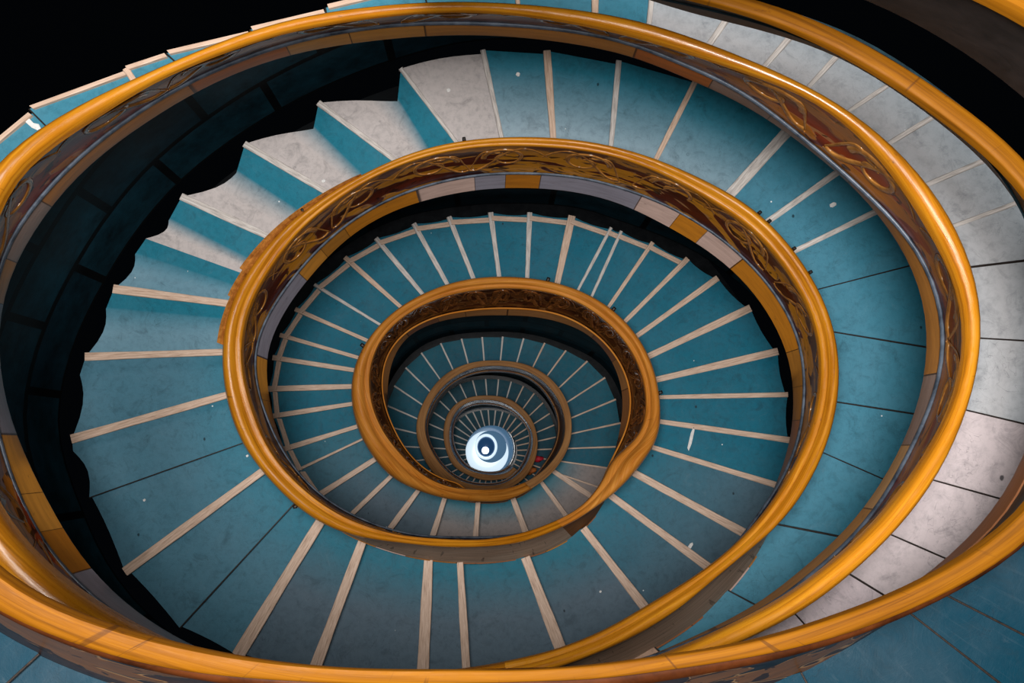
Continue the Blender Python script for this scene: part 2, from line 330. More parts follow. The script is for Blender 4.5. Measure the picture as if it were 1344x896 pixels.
# ------------------------------------------------------------------ balustrades
def rail_frame(T):
    a = Q(T, A(T), DEP(T)); b = Q(T, B(T), DEP(T)); return a, b
UP = Vector((0, 0, 1))
def rail_sec(style):
    prof = {  # (across 0=inside edge .. 1=outside edge, height as share of width)
     'round': [(0, -.55), (0, -.15), (.03, .05), (.12, .22), (.28, .34), (.46, .38), (.64, .36), (.8, .26), (.93, .08), (1.0, -.12), (1.0, -.4), (.9, -.55)],
     'stepped': [(0, -.6), (0, -.2), (.04, -.06), (.16, .0), (.3, .0), (.36, .1), (.46, .26), (.6, .33), (.76, .31), (.9, .18), (1.0, -.05), (1.02, -.3), (1.0, -.6)],
     'flat': [(0, -.55), (0, -.08), (.05, .02), (.2, .06), (.5, .08), (.8, .05), (.95, 0), (1.0, -.1), (1.0, -.55)]}[style]
    def sec(T):
        a, b = rail_frame(T); w = (a-b).length
        return [b+(a-b)*x+UP*(h*w) for x, h in prof]
    return sec
def lip_sec(T):       # second rolled moulding under the outside of the rail
    a, b = rail_frame(T); n = (a-b); w = n.length; n = n/w
    c = a+n*.02-UP*(w*.55+.07)
    return [c+n*(.06*math.cos(t))+UP*(.07*math.sin(t)) for t in [i*PI/5 for i in range(10)]]
def pan_pts(T):
    a, b = rail_frame(T); w = (a-b).length
    n = (a-b)/w
    h = HP(T)
    top_i = b+n*min(.02, w*.1)-UP*.05; top_o = a-n*min(.03, w*.15)-UP*.05
    d = DEP(T)
    kc = .78
    c = Q(T, C(T), d+h*kc) if T > 1.25 else (top_i.lerp(Q(T, D(T), d+h), kc))
    bo = Q(T, D(T), d+h)
    go = Q(T, D(T)+thick(T), d+h)
    return top_i, top_o, c, bo, go
def panel_sec(T):
    ti, to, c, bo, go = pan_pts(T); n = (go-bo).normalized()
    out = [ti.lerp(c, k/8)+n*(.03*math.sin(PI*k/8)) for k in range(9)]
    return out+[c.lerp(bo, .5)+n*.05, bo+n*.06, go.lerp(bo, .35)+UP*.02, to.lerp(ti, .35)]
def outer_sec(T):
    ti, to, c, bo, go = pan_pts(T); n = (go-bo).normalized()
    return [go.lerp(bo, .3)+UP*.01]+[go.lerp(to, k/6)-n*(.02*math.sin(PI*k/6)) for k in range(7)]+[to.lerp(ti, .3)]
def strip_sec(T):
    ti, to, c, bo, go = pan_pts(T); n = (go-bo).normalized()
    return [c-n*.012, bo-n*.012, bo-n*.0-UP*.03, go+n*.008-UP*.03, go+n*.008+UP*.012, bo+n*.05+UP*.02, c+n*.03]
def mould_sec(T):
    ti, to, c, bo, go = pan_pts(T); n = (go-bo).normalized(); r = .015
    cc = c-n*.015+UP*.015
    return [cc+n*(r*math.cos(t))+UP*(r*1.5*math.sin(t)) for t in [i*PI/4 for i in range(8)]]

def panel_point(T, v, off=0.0):
    ti, to, c, bo, go = pan_pts(T); n = (go-bo).normalized()
    return ti.lerp(c, v)+n*(.03*math.sin(PI*v))-n*off

def scrolls(name, T0, T1, mat, parent, pitch, r0=.012, big=.36, seed=1):
    """carved running scrolls lying on the inner face"""
    rr = random.Random(seed); mb = MB(); T = T0+pitch*.5; flip = 1
    while T < T1-pitch*.4:
        h = pitch*.5
        paths = []
        ang = [i/26*PI*2.6 for i in range(27)]
        k0 = rr.uniform(.85, 1.1)
        paths.append([(T+h*.75*flip*math.cos(a+PI)*(1-a/(PI*3.4))*k0*.8, .5+big*math.sin(a+PI)*(1-a/(PI*3.4))) for a in ang])
        paths.append([(T+flip*h*(-.9+1.9*s), .5+.36*math.sin(s*PI*1.6+rr.uniform(-.4, .4)*0+1.2)) for s in [i/18 for i in range(19)]])
        ph = rr.uniform(0, 1)
        paths.append([(T-flip*h*(.1+.8*s), .22+.1*math.sin(s*7+ph)+.5*s*s) for s in [i/12 for i in range(13)]])
        for q, path in enumerate(paths):
            pts = [panel_point(t, min(.95, max(.05, v)), .004) for t, v in path]
            m = 6; b = len(mb.v); n = len(pts)
            for i, p in enumerate(pts):
                d = (pts[min(i+1, n-1)]-pts[max(i-1, 0)]).normalized()
                tt = path[i][0]; _, _, c_, bo_, go_ = pan_pts(tt); nn = (go_-bo_).normalized()
                sd = d.cross(nn).normalized(); r = r0*(1.25-.9*i/n)*(1.0 if q == 0 else .8)
                for j in range(m):
                    a = 2*PI*j/m; mb.v.append(p+sd*(r*2.8*math.cos(a))+nn*(r*.8*math.sin(a))); mb.uv.append((i*.03, j*.02))
            for i in range(n-1):
                for j in range(m):
                    j2 = (j+1) % m; mb.f.append((b+i*m+j, b+i*m+j2, b+(i+1)*m+j2, b+(i+1)*m+j))
        T += pitch*rr.uniform(.85, 1.15); flip = -flip
    return mb.build(name, mat, parent)

def balustrade(T0, T1, label, style, rail, panel, blocks, outer, scroll=None, pitch=.05, lip=False, r0=.012, mould=True):
    root = empty('balustrade', Q((T0+T1)/2, D((T0+T1)/2), DEP((T0+T1)/2)+HP((T0+T1)/2)), label, 'balustrade', 'curving balustrades of the spiral')
    autosmooth(sweep('handrail', T0, T1, rail_sec(style), M[rail], root), 50)
    autosmooth(sweep('carved_panel', T0, T1, panel_sec, M[panel], root), 50)
    autosmooth(sweep('outer_face', T0, T1, outer_sec, M[outer], root), 50)
    for ta, tb, mt in ([(T0, 3.56, 'blocks'), (3.56, T1, blocks)] if T0 == 3.24 else [(T0, T1, blocks)]):
        autosmooth(sweep('edge_boards', ta, tb, strip_sec, M[mt], root), 30)
    if mould: sweep('moulding', T0, T1, mould_sec, M['slate'] if T1 > 2.2 else M[rail], root)
    if lip: sweep('lower_moulding', T0, T1, lip_sec, M['rail_amber'], root)
    if scroll: scrolls('scroll_carving', T0+.005, T1-.005, M[scroll], root, pitch, r0, seed=int(T0*10)+5)
    return root

b_in5 = balustrade(-.9, .12, 'smallest tan wooden handrail ring, closest round the bright floor', 'flat', 'rail_tan', 'panel_dark', 'blocks_tan', 'outer_wood', mould=False)
b_in4 = balustrade(.12, 1.12, 'narrow tan wooden handrail loop, second ring out from the bright floor', 'flat', 'rail_tan', 'panel_dark', 'blocks_tan', 'outer_wood', mould=False)
b_in3 = balustrade(1.12, 2.13, 'amber handrail loop with dark carved scrolls, third ring out from the bright floor', 'stepped', 'rail_amber', 'panel_dark', 'blocks_tan', 'outer_wood', 'scroll_dark', .028, r0=.016)
b_in2 = balustrade(2.13, 3.24, 'large golden handrail loop with brown swirls and grey edge board, fourth ring out', 'stepped', 'rail_gold', 'panel_gold', 'blocks', 'outer_worn', 'scroll', .045, r0=.010)
b_in1 = balustrade(3.24, 4.3, 'huge golden handrail loop reaching the top, right and left picture edges', 'round', 'rail_gold', 'panel_brown', 'blocks_ochre', 'outer_wood', 'scroll', .04, r0=.012)

# the two near pieces of the uppermost loop are made the same way
b_top = empty('balustrade', Q(5.25, D(5.25), DEP(5.25)+HP(5.25)), 'nearest yellow balustrade sweeping across the bottom edge with dark carved outer face', 'balustrade', 'curving balustrades of the spiral')
autosmooth(sweep('handrail', 4.72, 5.56, rail_sec('flat'), M['rail_matt'], b_top), 50)
autosmooth(sweep('inner_panel', 4.72, 5.56, panel_sec, M['face'], b_top), 50)
autosmooth(sweep('carved_panel', 4.72, 5.56, outer_sec, M['panel_out'], b_top), 50)
autosmooth(sweep('edge_boards', 4.98, 5.56, strip_sec, M['blocks'], b_top), 30)
autosmooth(sweep('stringer_face', 4.72, 4.978, strip_sec, M['face'], b_top), 30)
sweep('lower_moulding', 4.98, 5.56, lip_sec, M['lip'], b_top)

# ------------------------------------------------------------------ steps
# surveyed nosing lines, inner end / outer end, kind: w wood, g grey, s bare seam, n none
W = [
 (1.1,(726,618),(768,646),'w',7),(1.15,(713,636),(738,670),'w',6),(1.2,(674,656),(689,696),'w',8),(1.25,(627,665),(624,706),'w',7),(1.3,(580,665),(567,706),'w',7),(1.33,(547,646),(510,696),'w',7),(1.37,(512,626),(458,678),'w',6),(1.4,(493,602),(421,648),'w',7),
 (1.43,(476,576),(396,614),'w',3),(1.45,(467,560),(380,587),'w',6),(1.48,(461,530),(364,545),'w',6),(1.5,(461,507),(360,510),'w',7),(1.53,(467,486),(364,470),'w',6),
 (1.56,(466,468),(373,441),'w',5),(1.6,(478,445),(400,411),'w',5),(1.63,(494,423),(422,379),'g',4),(1.66,(524,401),(462,346),'w',6),(1.68,(553,384),(503,324),'g',6),(1.7,(586,371),(549,304),'g',6),(1.72,(620,362),(593,294),'g',6),(1.75,(655,362),(645,287),'g',6),
 (1.78,(692,362),(695,285),'g',6),(1.8,(732,369),(749,291),'w',9),(1.83,(760,378),(794,314),'g',4),(1.84,(777,388),(812,311),'g',4),(1.86,(800,401),(854,322),'w',5),(1.88,(821,421),(898,344),'w',6),(1.9,(837,440),(929,374),'w',7),(1.93,(854,466),(981,406),'w',9),
 (1.96,(866,497),(1008,464),'w',9),(1.99,(868,521),(1023,518),'w',6),(2.02,(866,553),(1026,576),'w',7),(2.04,(860,588),(1011,634),'w',7),
 (2.07,(837,623),(978,700),'w',10),(2.11,(815,660),(931,745),'w',10),(2.16,(768,696),(852,804),'w',11),(2.2,(688,727),(738,857),'w',14),(2.26,(604,742),(612,879),'w',10),(2.28,(562,740),(555,881),'w',14),
 (2.33,(472,720),(414,875),'w',13),(2.36,(415,693),(312,860),'w',14),(2.4,(372,676),(236,824),'s',3),(2.43,(338,623),(164,750),'w',11),(2.46,(330,577),(117,653),'s',2),
 (2.51,(295,519),(94,576),'w',10),(2.55,(291,462),(112,468),'w',9),(2.6,(305,399),(149,379),'w',10),(2.63,(322,360),(191,313),'n',3),
 (2.65,(347,308),(238,258),'g',9),(2.68,(428,252),(321,189),'g',8),(2.7,(514,207),(418,135),'g',7),(2.72,(597,184),(526,90),'g',5),
 (2.75,(658,178),(634,67),'g',6),(2.78,(726,179),(718,69),'w',9),(2.8,(802,191),(812,82),'g',7),(2.83,(862,207),(910,112),'w',7),(2.87,(959,254),(1031,175),'g',14),(2.9,(1010,289),(1095,229),'g',8),(2.93,(1048,327),(1147,279),'g',7),
 (2.96,(1076,379),(1189,350),'s',3),(3.0,(1097,436),(1219,456),'s',4),(3.03,(1102,528),(1200,543),'s',4),(3.07,(1085,596),(1158,628),'s',3),(3.1,(1031,690),(1108,705),'s',5),(3.14,(966,780),(998,797),'s',4),
 (3.2,(860,850),(900,885),'s',4),(3.24,(700,905),(712,940),'s',4),(3.3,(500,910),(480,950),'s',4),(3.36,(260,890),(230,920),'s',4),(3.42,(60,810),(10,840),'s',4),(3.47,(-60,680),(-110,700),'s',4),(3.52,(-85,540),(-130,530),'s',4),(3.55,(-70,420),(-125,400),'s',4),
 (3.58,(-40,260),(-70,240),'s',4),(3.62,(60,165),(40,145),'s',3),(3.655,(176,106),(166,91),'w',8),(3.67,(229,80),(218,70),'s',3),(3.695,(330,42),(322,30),'s',3),(3.715,(428,16),(426,4),'s',3),(3.735,(560,3),(553,-20),'s',3),(3.76,(680,5),(676,-25),'w',6),
 (3.79,(781,17),(781,-20),'w',9),(3.815,(852,30),(856,-10),'g',7),(3.84,(934,54),(961,15),'g',9),(3.87,(1008,82),(1045,40),'g',8),(3.89,(1065,110),(1103,69),'g',7),(3.91,(1117,144),(1170,109),'g',6),(3.93,(1169,187),(1232,149),'g',7),(3.95,(1220,241),(1296,209),'g',7),(3.97,(1256,295),(1344,263),'g',6),
 (3.99,(1277,350),(1344,342),'s',6),(4.02,(1292,444),(1344,447),'s',3),(4.05,(1272,539),(1344,556),'s',3),(4.08,(1229,631),(1319,656),'s',3),(4.11,(1173,703),(1242,733),'s',3),(4.14,(1118,755),(1167,785),'s',5),(4.17,(1045,807),(1075,840),'s',2),
 (4.21,(900,870),(920,910),'s',3),(4.25,(700,910),(705,950),'s',3),
 (4.93,(1400,300),(1480,260),'s',3),(4.96,(1440,410),(1530,395),'s',3),(5.0,(1440,540),(1540,560),'s',3),(5.035,(1380,690),(1480,740),'s',3),(5.075,(1260,790),(1400,862),'s',4),(5.11,(1195,805),(1312,896),'s',4),(5.16,(1050,880),(1110,990),'s',4),
 (5.22,(800,930),(830,1060),'s',3),(5.29,(500,930),(450,1070),'s',3),(5.36,(230,900),(120,1030),'s',3),(5.42,(60,850),(-60,960),'s',3),(5.46,(-60,790),(-200,880),'s',3)]
# battered riser feet, where the photo shows the riser: outer px, inner px at the lower tread
FOOT = {(526,90): ((522,134),(559,196)), (418,135): ((412,170),(470,230)), (321,189): ((311,228),(396,284)), (238,258): ((222,290),(330,345)),
        (191,313): ((178,334),(316,378)), (149,379): ((140,406),(300,420)), (112,468): ((106,492),(291,480)), (94,576): ((97,592),(298,532))}

def r_at(x0, y0, x1, y1, target, T):
    """walk along the line (x0,y0)->(x1,y1) until the radius equals target(T)"""
    best = None
    for i in range(-90, 260):
        s = i/100; x = x0+(x1-x0)*s; y = y0+(y1-y0)*s
        t = math.atan2(y-VY, x-VX)/(2*PI); t += round(T-t)
        e = abs(math.hypot(x-VX, y-VY)-target(t))
        if best is None or e < best[0]: best = (e, x, y)
    return best[1], best[2]

nos = []
for k in range(int((1.1+1.92)*35)):                                  # small lower turns: regular radial treads
    T = -1.92+k/35.0
    if T > 1.075: break
    x0, y0 = xy(T, D(T)+thick(T) if T > -.88 else 34); x1, y1 = xy(T, E(T))
    if T < -.88: x1, y1 = xy(T, max(E(T), 50))
    nos.append((T, (x0, y0), (x1, y1), 'g' if (T % 1 > .45 and T % 1 < .8) else 'w', 2.2 if T > .2 else 1.8))
for e in W:
    tg, p, q, kind, w = e
    mx, my = (p[0]+q[0])/2, (p[1]+q[1])/2
    T = math.atan2(my-VY, mx-VX)/(2*PI); T += round(tg-T)
    G = lambda t: D(t)+thick(t)*.9
    a = r_at(p[0], p[1], q[0], q[1], G, T)
    vis_end = q
    b = r_at(p[0], p[1], q[0], q[1], E, T)
    if T < 1.0 or not (2.38 < T < 2.74): pass
    else: b = q
    nos.append((T, a, b, kind, w))
nos.sort(key=lambda e: e[0])

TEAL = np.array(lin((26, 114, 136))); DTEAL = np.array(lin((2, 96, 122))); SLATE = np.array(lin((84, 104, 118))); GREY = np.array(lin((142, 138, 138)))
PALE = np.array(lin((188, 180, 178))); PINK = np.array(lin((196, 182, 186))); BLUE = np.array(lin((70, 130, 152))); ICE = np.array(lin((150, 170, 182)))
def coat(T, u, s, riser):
    """base colour of a step: u 0 inside .. 1 outside"""
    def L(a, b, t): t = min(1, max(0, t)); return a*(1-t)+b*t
    if T < 1.0: return L(DTEAL, TEAL, u)*np.array([.75, .75, .75, 1])*(1 if T > .1 else .6)  # lower turns set darker
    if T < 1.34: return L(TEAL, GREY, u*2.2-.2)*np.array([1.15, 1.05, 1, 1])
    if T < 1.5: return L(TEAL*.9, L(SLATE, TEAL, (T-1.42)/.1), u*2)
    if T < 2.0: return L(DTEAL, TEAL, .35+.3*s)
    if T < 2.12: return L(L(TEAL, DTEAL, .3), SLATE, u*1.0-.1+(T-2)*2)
    if T < 2.4: return L(TEAL*np.array([.9,.9,.9,1]), SLATE*np.array([1.1, 1.1, 1.1, 1]), u*2.6-.25)  # teal at the rail, greyer towards the outer end
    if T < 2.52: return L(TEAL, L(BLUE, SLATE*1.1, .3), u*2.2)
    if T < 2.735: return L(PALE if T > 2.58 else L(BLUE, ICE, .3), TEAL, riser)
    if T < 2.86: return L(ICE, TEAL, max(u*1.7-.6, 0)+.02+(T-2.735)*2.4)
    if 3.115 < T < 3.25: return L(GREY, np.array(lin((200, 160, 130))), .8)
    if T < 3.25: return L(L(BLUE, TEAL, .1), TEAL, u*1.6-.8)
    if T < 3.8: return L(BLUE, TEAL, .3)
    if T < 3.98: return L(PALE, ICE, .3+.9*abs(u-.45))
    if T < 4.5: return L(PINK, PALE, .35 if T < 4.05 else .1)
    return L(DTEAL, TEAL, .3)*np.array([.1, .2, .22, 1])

NU, = (9,)
def make_step(i, parent):
    T0, a0, b0, kind, w = nos[i]; T1, a1, b1, kind1, w1 = nos[i+1]
    d = TD(T0); d1 = TD(T1); rise = d-d1
    fa = fb = None
    for key, (fo, fi) in FOOT.items():
        if math.hypot(b1[0]-key[0], b1[1]-key[1]) < 3: fb, fa = P(*fo, d), P(*fi, d)
    n_in0, n_out0 = P(*a0, d), P(*b0, d)
    n_in1, n_out1 = P(*a1, d1), P(*b1, d1)
    curl = fa is not None
    if not curl:
        fa = n_in1-UP*rise; fb = n_out1-UP*rise
    else:
        # push the inner end of the foot line on to the panel face
        fo, fi = [v for k_, v in FOOT.items() if math.hypot(b1[0]-k_[0], b1[1]-k_[1]) < 3][0]
        Tm = T0-.02
        fa = P(*r_at(fi[0], fi[1], fo[0], fo[1], lambda t: D(t)+thick(t)*.95, Tm), d)
    smooth_foot = .42 if 2.45 < T0 < 2.62 else (.25 if curl else .0)
    prof = [(0, 0), (.12, 0), (.3, 0), (.5, 0), (.68, 0), (.84, 0), (.94, 0), (1, 0)]
    ris = [.12, .3, .5, .7, .88, 1.0]
    verts = []; uvs = []; cols = []
    bow = .10 if 2.47 < T0 < 2.62 else .015 if 2.3 < T0 < 2.48 else -.04 if 2.62 < T0 < 2.73 else (.03 if 1.3 < T0 < 2.05 else 0)
    rows = len(prof)+len(ris)
    for ui in range(NU):
        u = ui/(NU-1)
        p0 = n_in0.lerp(n_out0, u); pf = fa.lerp(fb, u); pt = n_in1.lerp(n_out1, u)
        radial = (n_out0-n_in0); radial.z = 0; rl = radial.length; rd = radial/max(rl, 1e-4)
        col_rows = []
        for s, _ in prof:
            p = p0.lerp(pf, s)
            lift = 0
            if smooth_foot: # the board sweeps up into the next riser
                x = max(0, (s-(1-smooth_foot))/smooth_foot); lift = rise*.22*x*x
            # concave outer end
            q = p-rd*(bow*(math.sin(PI*s))*max(0, (u-.6)/.4)**1.5*min(1, rl))
            q = q+UP*lift
            if bow >= .1: q += UP*(.05*max(0, (u-.8)/.2)**2*math.sin(PI*s))
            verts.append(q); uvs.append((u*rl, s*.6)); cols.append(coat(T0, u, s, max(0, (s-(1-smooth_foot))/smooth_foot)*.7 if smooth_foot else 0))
        lastp = verts[-1]
        for s in ris:
            q = lastp.lerp(pt-UP*.012, s)
            if smooth_foot: q = q+(p0-pf).normalized()*0
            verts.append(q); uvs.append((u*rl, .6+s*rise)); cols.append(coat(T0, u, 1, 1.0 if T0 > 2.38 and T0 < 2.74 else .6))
    faces = []
    for ui in range(NU-1):
        for r in range(rows-1):
            a = ui*rows+r; faces.append((a, a+rows, a+rows+1, a+1))
    # thickness: underside, front edge and outer end
    b = len(verts); th = min(.07, max(.03, rise*.6))
    for v in list(verts[:b]): verts.append(v-UP*th if True else v)
    uvs += uvs[:b]; cols += cols[:b]
    for ui in range(NU-1):
        for r in range(rows-1):
            a = b+ui*rows+r; faces.append((a, a+1, a+rows+1, a+rows))
        faces.append((ui*rows, b+ui*rows, b+(ui+1)*rows, (ui+1)*rows))
        a = ui*rows+rows-1; faces.append((a, a+rows, b+a+rows, b+a))
    for r in range(rows-1):
        a = (NU-1)*rows+r; faces.append((a, b+a, b+a+1, a+1))
        faces.append((r, r+1, b+r+1, b+r))
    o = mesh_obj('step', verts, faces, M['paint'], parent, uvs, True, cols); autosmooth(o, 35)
    # nosing board on the front edge
    if kind in 'wg' or kind == 's':
        wm = w*d/F; ln = n_out0-n_in0; dirv = Vector((-ln.y, ln.x, 0)).normalized()
        if dirv.dot(fb-n_out0) < 0: dirv = -dirv
        if kind == 's':
            wm = max(.012, wm*.55); mat = M['dark']; top = .004
        else: mat = M['wood' if kind == 'w' else 'grey']; top = .018
        V = []; U = []; n = 7; L = (n_out0-n_in0).length
        u1 = 1.0
        for k in range(n):
            u = u1*k/(n-1); c = n_in0.lerp(n_out0, u); hw = wm*(.85+.3*u)*(1+.06*math.sin(u*9+i))
            f = c-dirv*hw*.5; g = c+dirv*hw*.5
            bev = min(.006, hw*.2)
            V += [f-UP*.03, f+UP*(top-bev), f+dirv*bev+UP*top, g-dirv*bev+UP*top, g+UP*(top-bev), g-UP*.004]
            U += [(u*L, 0), (u*L, .02), (u*L, .03), (u*L, .03+hw), (u*L, .04+hw), (u*L, .06+hw)]
        Fc = []
        for k in range(n-1):
            for j in range(6):
                j2 = (j+1) % 6; Fc.append((k*6+j, (k+1)*6+j, (k+1)*6+j2, k*6+j2))
        Fc += [tuple(range(6)), tuple((n-1)*6+j for j in range(5, -1, -1))]
        nm = 'nosing_strip' if kind != 's' else 'joint'
        mesh_obj(nm, V, Fc, mat, o, U, False)
    # pale board along the outer end
    if 1.36 < T0 < 1.86 or 3.55 < T0 < 3.76:
        V = []; U = []; n = 5
        e0 = b0; e1 = (b1[0], b1[1]); wpx = 7
        for k in range(n):
            u = .03+.94*k/(n-1)
            p = n_out0.lerp(fb, u); r = p-Vector((0, 0, p.z)); r.normalize(); ww = 6.5*d/F
            o_ = p-r*(-.01 if T0 > 3 else 5*d/F); i_ = o_-r*ww
            V += [o_-UP*.01, o_+UP*.035, i_+UP*.035, i_-UP*.01]; U += [(u*.6, 0), (u*.6, .02), (u*.6, .02+ww), (u*.6, .04+ww)]
        Fc = []
        for k in range(n-1):
            for j in range(4):
                j2 = (j+1) % 4; Fc.append((k*4+j, (k+1)*4+j, (k+1)*4+j2, k*4+j2))
        Fc += [(0, 1, 2, 3), tuple((n-1)*4+j for j in (3, 2, 1, 0))]
        mesh_obj('end_board', V, Fc, M['wood'], o, U, False)
    return o

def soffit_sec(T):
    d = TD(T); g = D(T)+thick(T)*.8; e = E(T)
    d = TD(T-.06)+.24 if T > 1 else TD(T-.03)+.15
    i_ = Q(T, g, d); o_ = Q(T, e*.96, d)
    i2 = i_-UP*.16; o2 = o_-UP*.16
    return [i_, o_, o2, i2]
FL = [(-1.95, -.88, 'lowest dark fan of steps just around the bright floor disc'),
      (-.88, .12, 'small teal winding steps wrapped round the smallest handrail ring'),
      (.12, 1.12, 'dark teal fan of steps wrapped round the second handrail ring'),
      (1.12, 2.06, 'teal steps with pale strips wrapped round the carved amber ring'),
      (2.06, 3.16, 'broad worn steps between the large golden loop and the huge outer loop'),
      (3.16, 4.27, 'pale pinkish steps beyond the huge outer golden loop on the right'),
      (4.9, 5.5, 'deep teal steps in the bottom corners beyond the nearest balustrade')]
for T0, T1, lab in FL:
    Tm = (T0+T1)/2
    root = empty('stair_flight', Q(T0, E(T0), TD(T0)+.2), lab, 'stairs', 'flights of the spiral stair')
    ids = [i for i in range(len(nos)-1) if T0 <= nos[i][0] < T1 and nos[i+1][0]-nos[i][0] < .2]
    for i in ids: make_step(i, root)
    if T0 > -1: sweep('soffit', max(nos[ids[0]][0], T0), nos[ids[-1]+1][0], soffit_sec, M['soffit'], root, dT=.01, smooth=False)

# ------------------------------------------------------------------ shaft wall behind the outer ends of the steps
def wall(name, T0, T1, k, up, mat, down=.5, lim=None):
    n = int((T1-T0)/.008); V = []; U = []; L = 0; prev = None; m = 7
    for i in range(n+1):
        T = T0+(T1-T0)*i/n; d = TD(T)
        p = Q(T, E(T)*k, d); 
        if prev is not None: L += (p-prev).length
        prev = p.copy()
        top = max(.05, min(d-TD(T+1)-.7, d-E(T)*k*d/(.965*min(E(T+1), A(T+2) if T < 3.4 else 9999))))
        for j in range(m):
            z = -down+(top+down)*j/(m-1); V.append(p+UP*z); U.append((L, z+down))
    Fc = [(i*m+j, (i+1)*m+j, (i+1)*m+j+1, i*m+j+1) for i in range(n) for j in range(m-1)]
    b = len(V)                                                  # an outer skin gives the wall its thickness
    V2 = []
    for v in V:
        r = Vector((v.x, v.y, 0)).normalized(); V2.append(v+r*.15)
    F2 = [(b+i*m+j, b+i*m+j+1, b+(i+1)*m+j+1, b+(i+1)*m+j) for i in range(n) for j in range(m-1)]
    F3 = [(i*m+m-1, (i+1)*m+m-1, b+(i+1)*m+m-1, b+i*m+m-1) for i in range(n)]
    o = mesh_obj(name, V+V2, Fc+F2+F3, mat, None, U+U); o['kind'] = 'structure'; return o
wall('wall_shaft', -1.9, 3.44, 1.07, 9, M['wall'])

# lowest floor
def disc(name, c, r, z0, z1, mat, n=96, parent=None):
    V = [(c.x, c.y, z1)]+[(c.x+r*math.cos(2*PI*i/n), c.y+r*math.sin(2*PI*i/n), z1) for i in range(n)]+[(c.x+r*math.cos(2*PI*i/n), c.y+r*math.sin(2*PI*i/n), z0) for i in range(n)]
    Fc = [(0, 1+i, 1+(i+1) % n) for i in range(n)]+[(1+i, 1+n+i, 1+n+(i+1) % n, 1+(i+1) % n) for i in range(n)]+[tuple(1+n+i for i in range(n-1, -1, -1))]
    return mesh_obj(name, V, Fc, mat, parent, [(v[0], v[1]) for v in V], False)
fl = disc('floor', Vector((0, 0, 0)), 8, -.2, 0, mat_simple('stone_floor', (60, 66, 72), (96, 100, 106), .3, 3)); fl['kind'] = 'structure'

# glowing glass floor light
c0 = P(640, 589, 26.9); FR = 37*26.9/F
lamp = empty('floor_light', (c0.x, c0.y, 0), 'round glowing blue-white glass light on the floor at the bottom of the well', 'light')
def lathe(name, c, prof, mat, parent, n=64, sx=1, sy=1):
    V = []; m = len(prof)
    for i in range(n):
        a = 2*PI*i/n
        for r, z in prof: V.append((c.x+r*math.cos(a)*sx, c.y+r*math.sin(a)*sy, z))
    Fc = [(i*m+j, ((i+1) % n)*m+j, ((i+1) % n)*m+j+1, i*m+j+1) for i in range(n) for j in range(m-1)]
    return mesh_obj(name, V, Fc, mat, parent, [(v[0], v[1]) for v in V])
glow = mat_emit('white_glow', (206, 226, 240), .95); glowb = mat_emit('pale_blue_glow', (80, 116, 148), .55); deepb = mat_emit('deep_blue_glow', (30, 62, 98), .7)
metal = mat_simple('brushed_metal_ring', (120, 124, 128), (190, 194, 198), .3, 20, .5, .8)
lathe('rim', c0, [(FR*1.0, .02), (FR*1.0, .1), (FR*.95, .13), (FR*.9, .1), (FR*.9, .02)], metal, lamp)
lathe('outer_glass', c0, [(FR*.92, .05), (FR*.85, .09), (FR*.74, .1), (FR*.0, .1)], glowb, lamp)
c1 = c0+Vector((-.02, -.1, 0)); lathe('bright_dish', c1, [(FR*.76, .1), (FR*.72, .16), (FR*.5, .17), (0, .17)], glow, lamp)
c2 = c0+Vector((.08, .06, 0)); lathe('blue_lens', c2, [(FR*.56, .165), (FR*.53, .2), (FR*.0, .2)], glowb, lamp)
c3 = c0+Vector((-.04, .06, 0)); lathe('inner_ring', c3, [(FR*.40, .19), (FR*.37, .24), (FR*.32, .24), (FR*.3, .19)], glow, lamp, sy=1.15)
lathe('dark_centre', c3, [(FR*.31, .2), (FR*.25, .26), (0, .28)], deepb, lamp, sy=1.1)
c4 = c3+Vector((-.02, -.1, 0)); lathe('bulb', c4, [(FR*.13, .22), (FR*.12, .3), (FR*.07, .34), (0, .35)], mat_emit('bulb_glow', (255, 255, 255), 4), lamp)

# ------------------------------------------------------------------ distant upper balustrade, top right
def up_sec(kind):
    def sec(T):
        x0, y0 = xy(T, 883+2200*(T-5.883)); a = P(x0, y0, 3.6); n = Vector((a.x, a.y, 0)).normalized()
        if kind == 'rail': return [a+n*x+UP*z for x, z in ((0, -.05), (0, .01), (.01, .03), (.06, .03), (.075, .01), (.075, -.05))]
        x1, y1 = xy(T, 767+1500*(T-5.859)); b = P(x1, y1, 4.3)
        return [a+n*.02-UP*.04, a.lerp(b, .5)-UP*.02, b, b+n*.1, a+n*.07-UP*.04]
    return sec
ub = empty('balustrade', Q(5.9, 800, 4.2), 'mottled grey balustrade with thin orange rail in the far top right corner', 'balustrade', 'curving balustrades of the spiral')
autosmooth(sweep('handrail', 5.8, 5.95, up_sec('rail'), M['rail_matt'], ub), 30)
autosmooth(sweep('wall_panel', 5.8, 5.95, up_sec('panel'), M['plaster'], ub), 30)

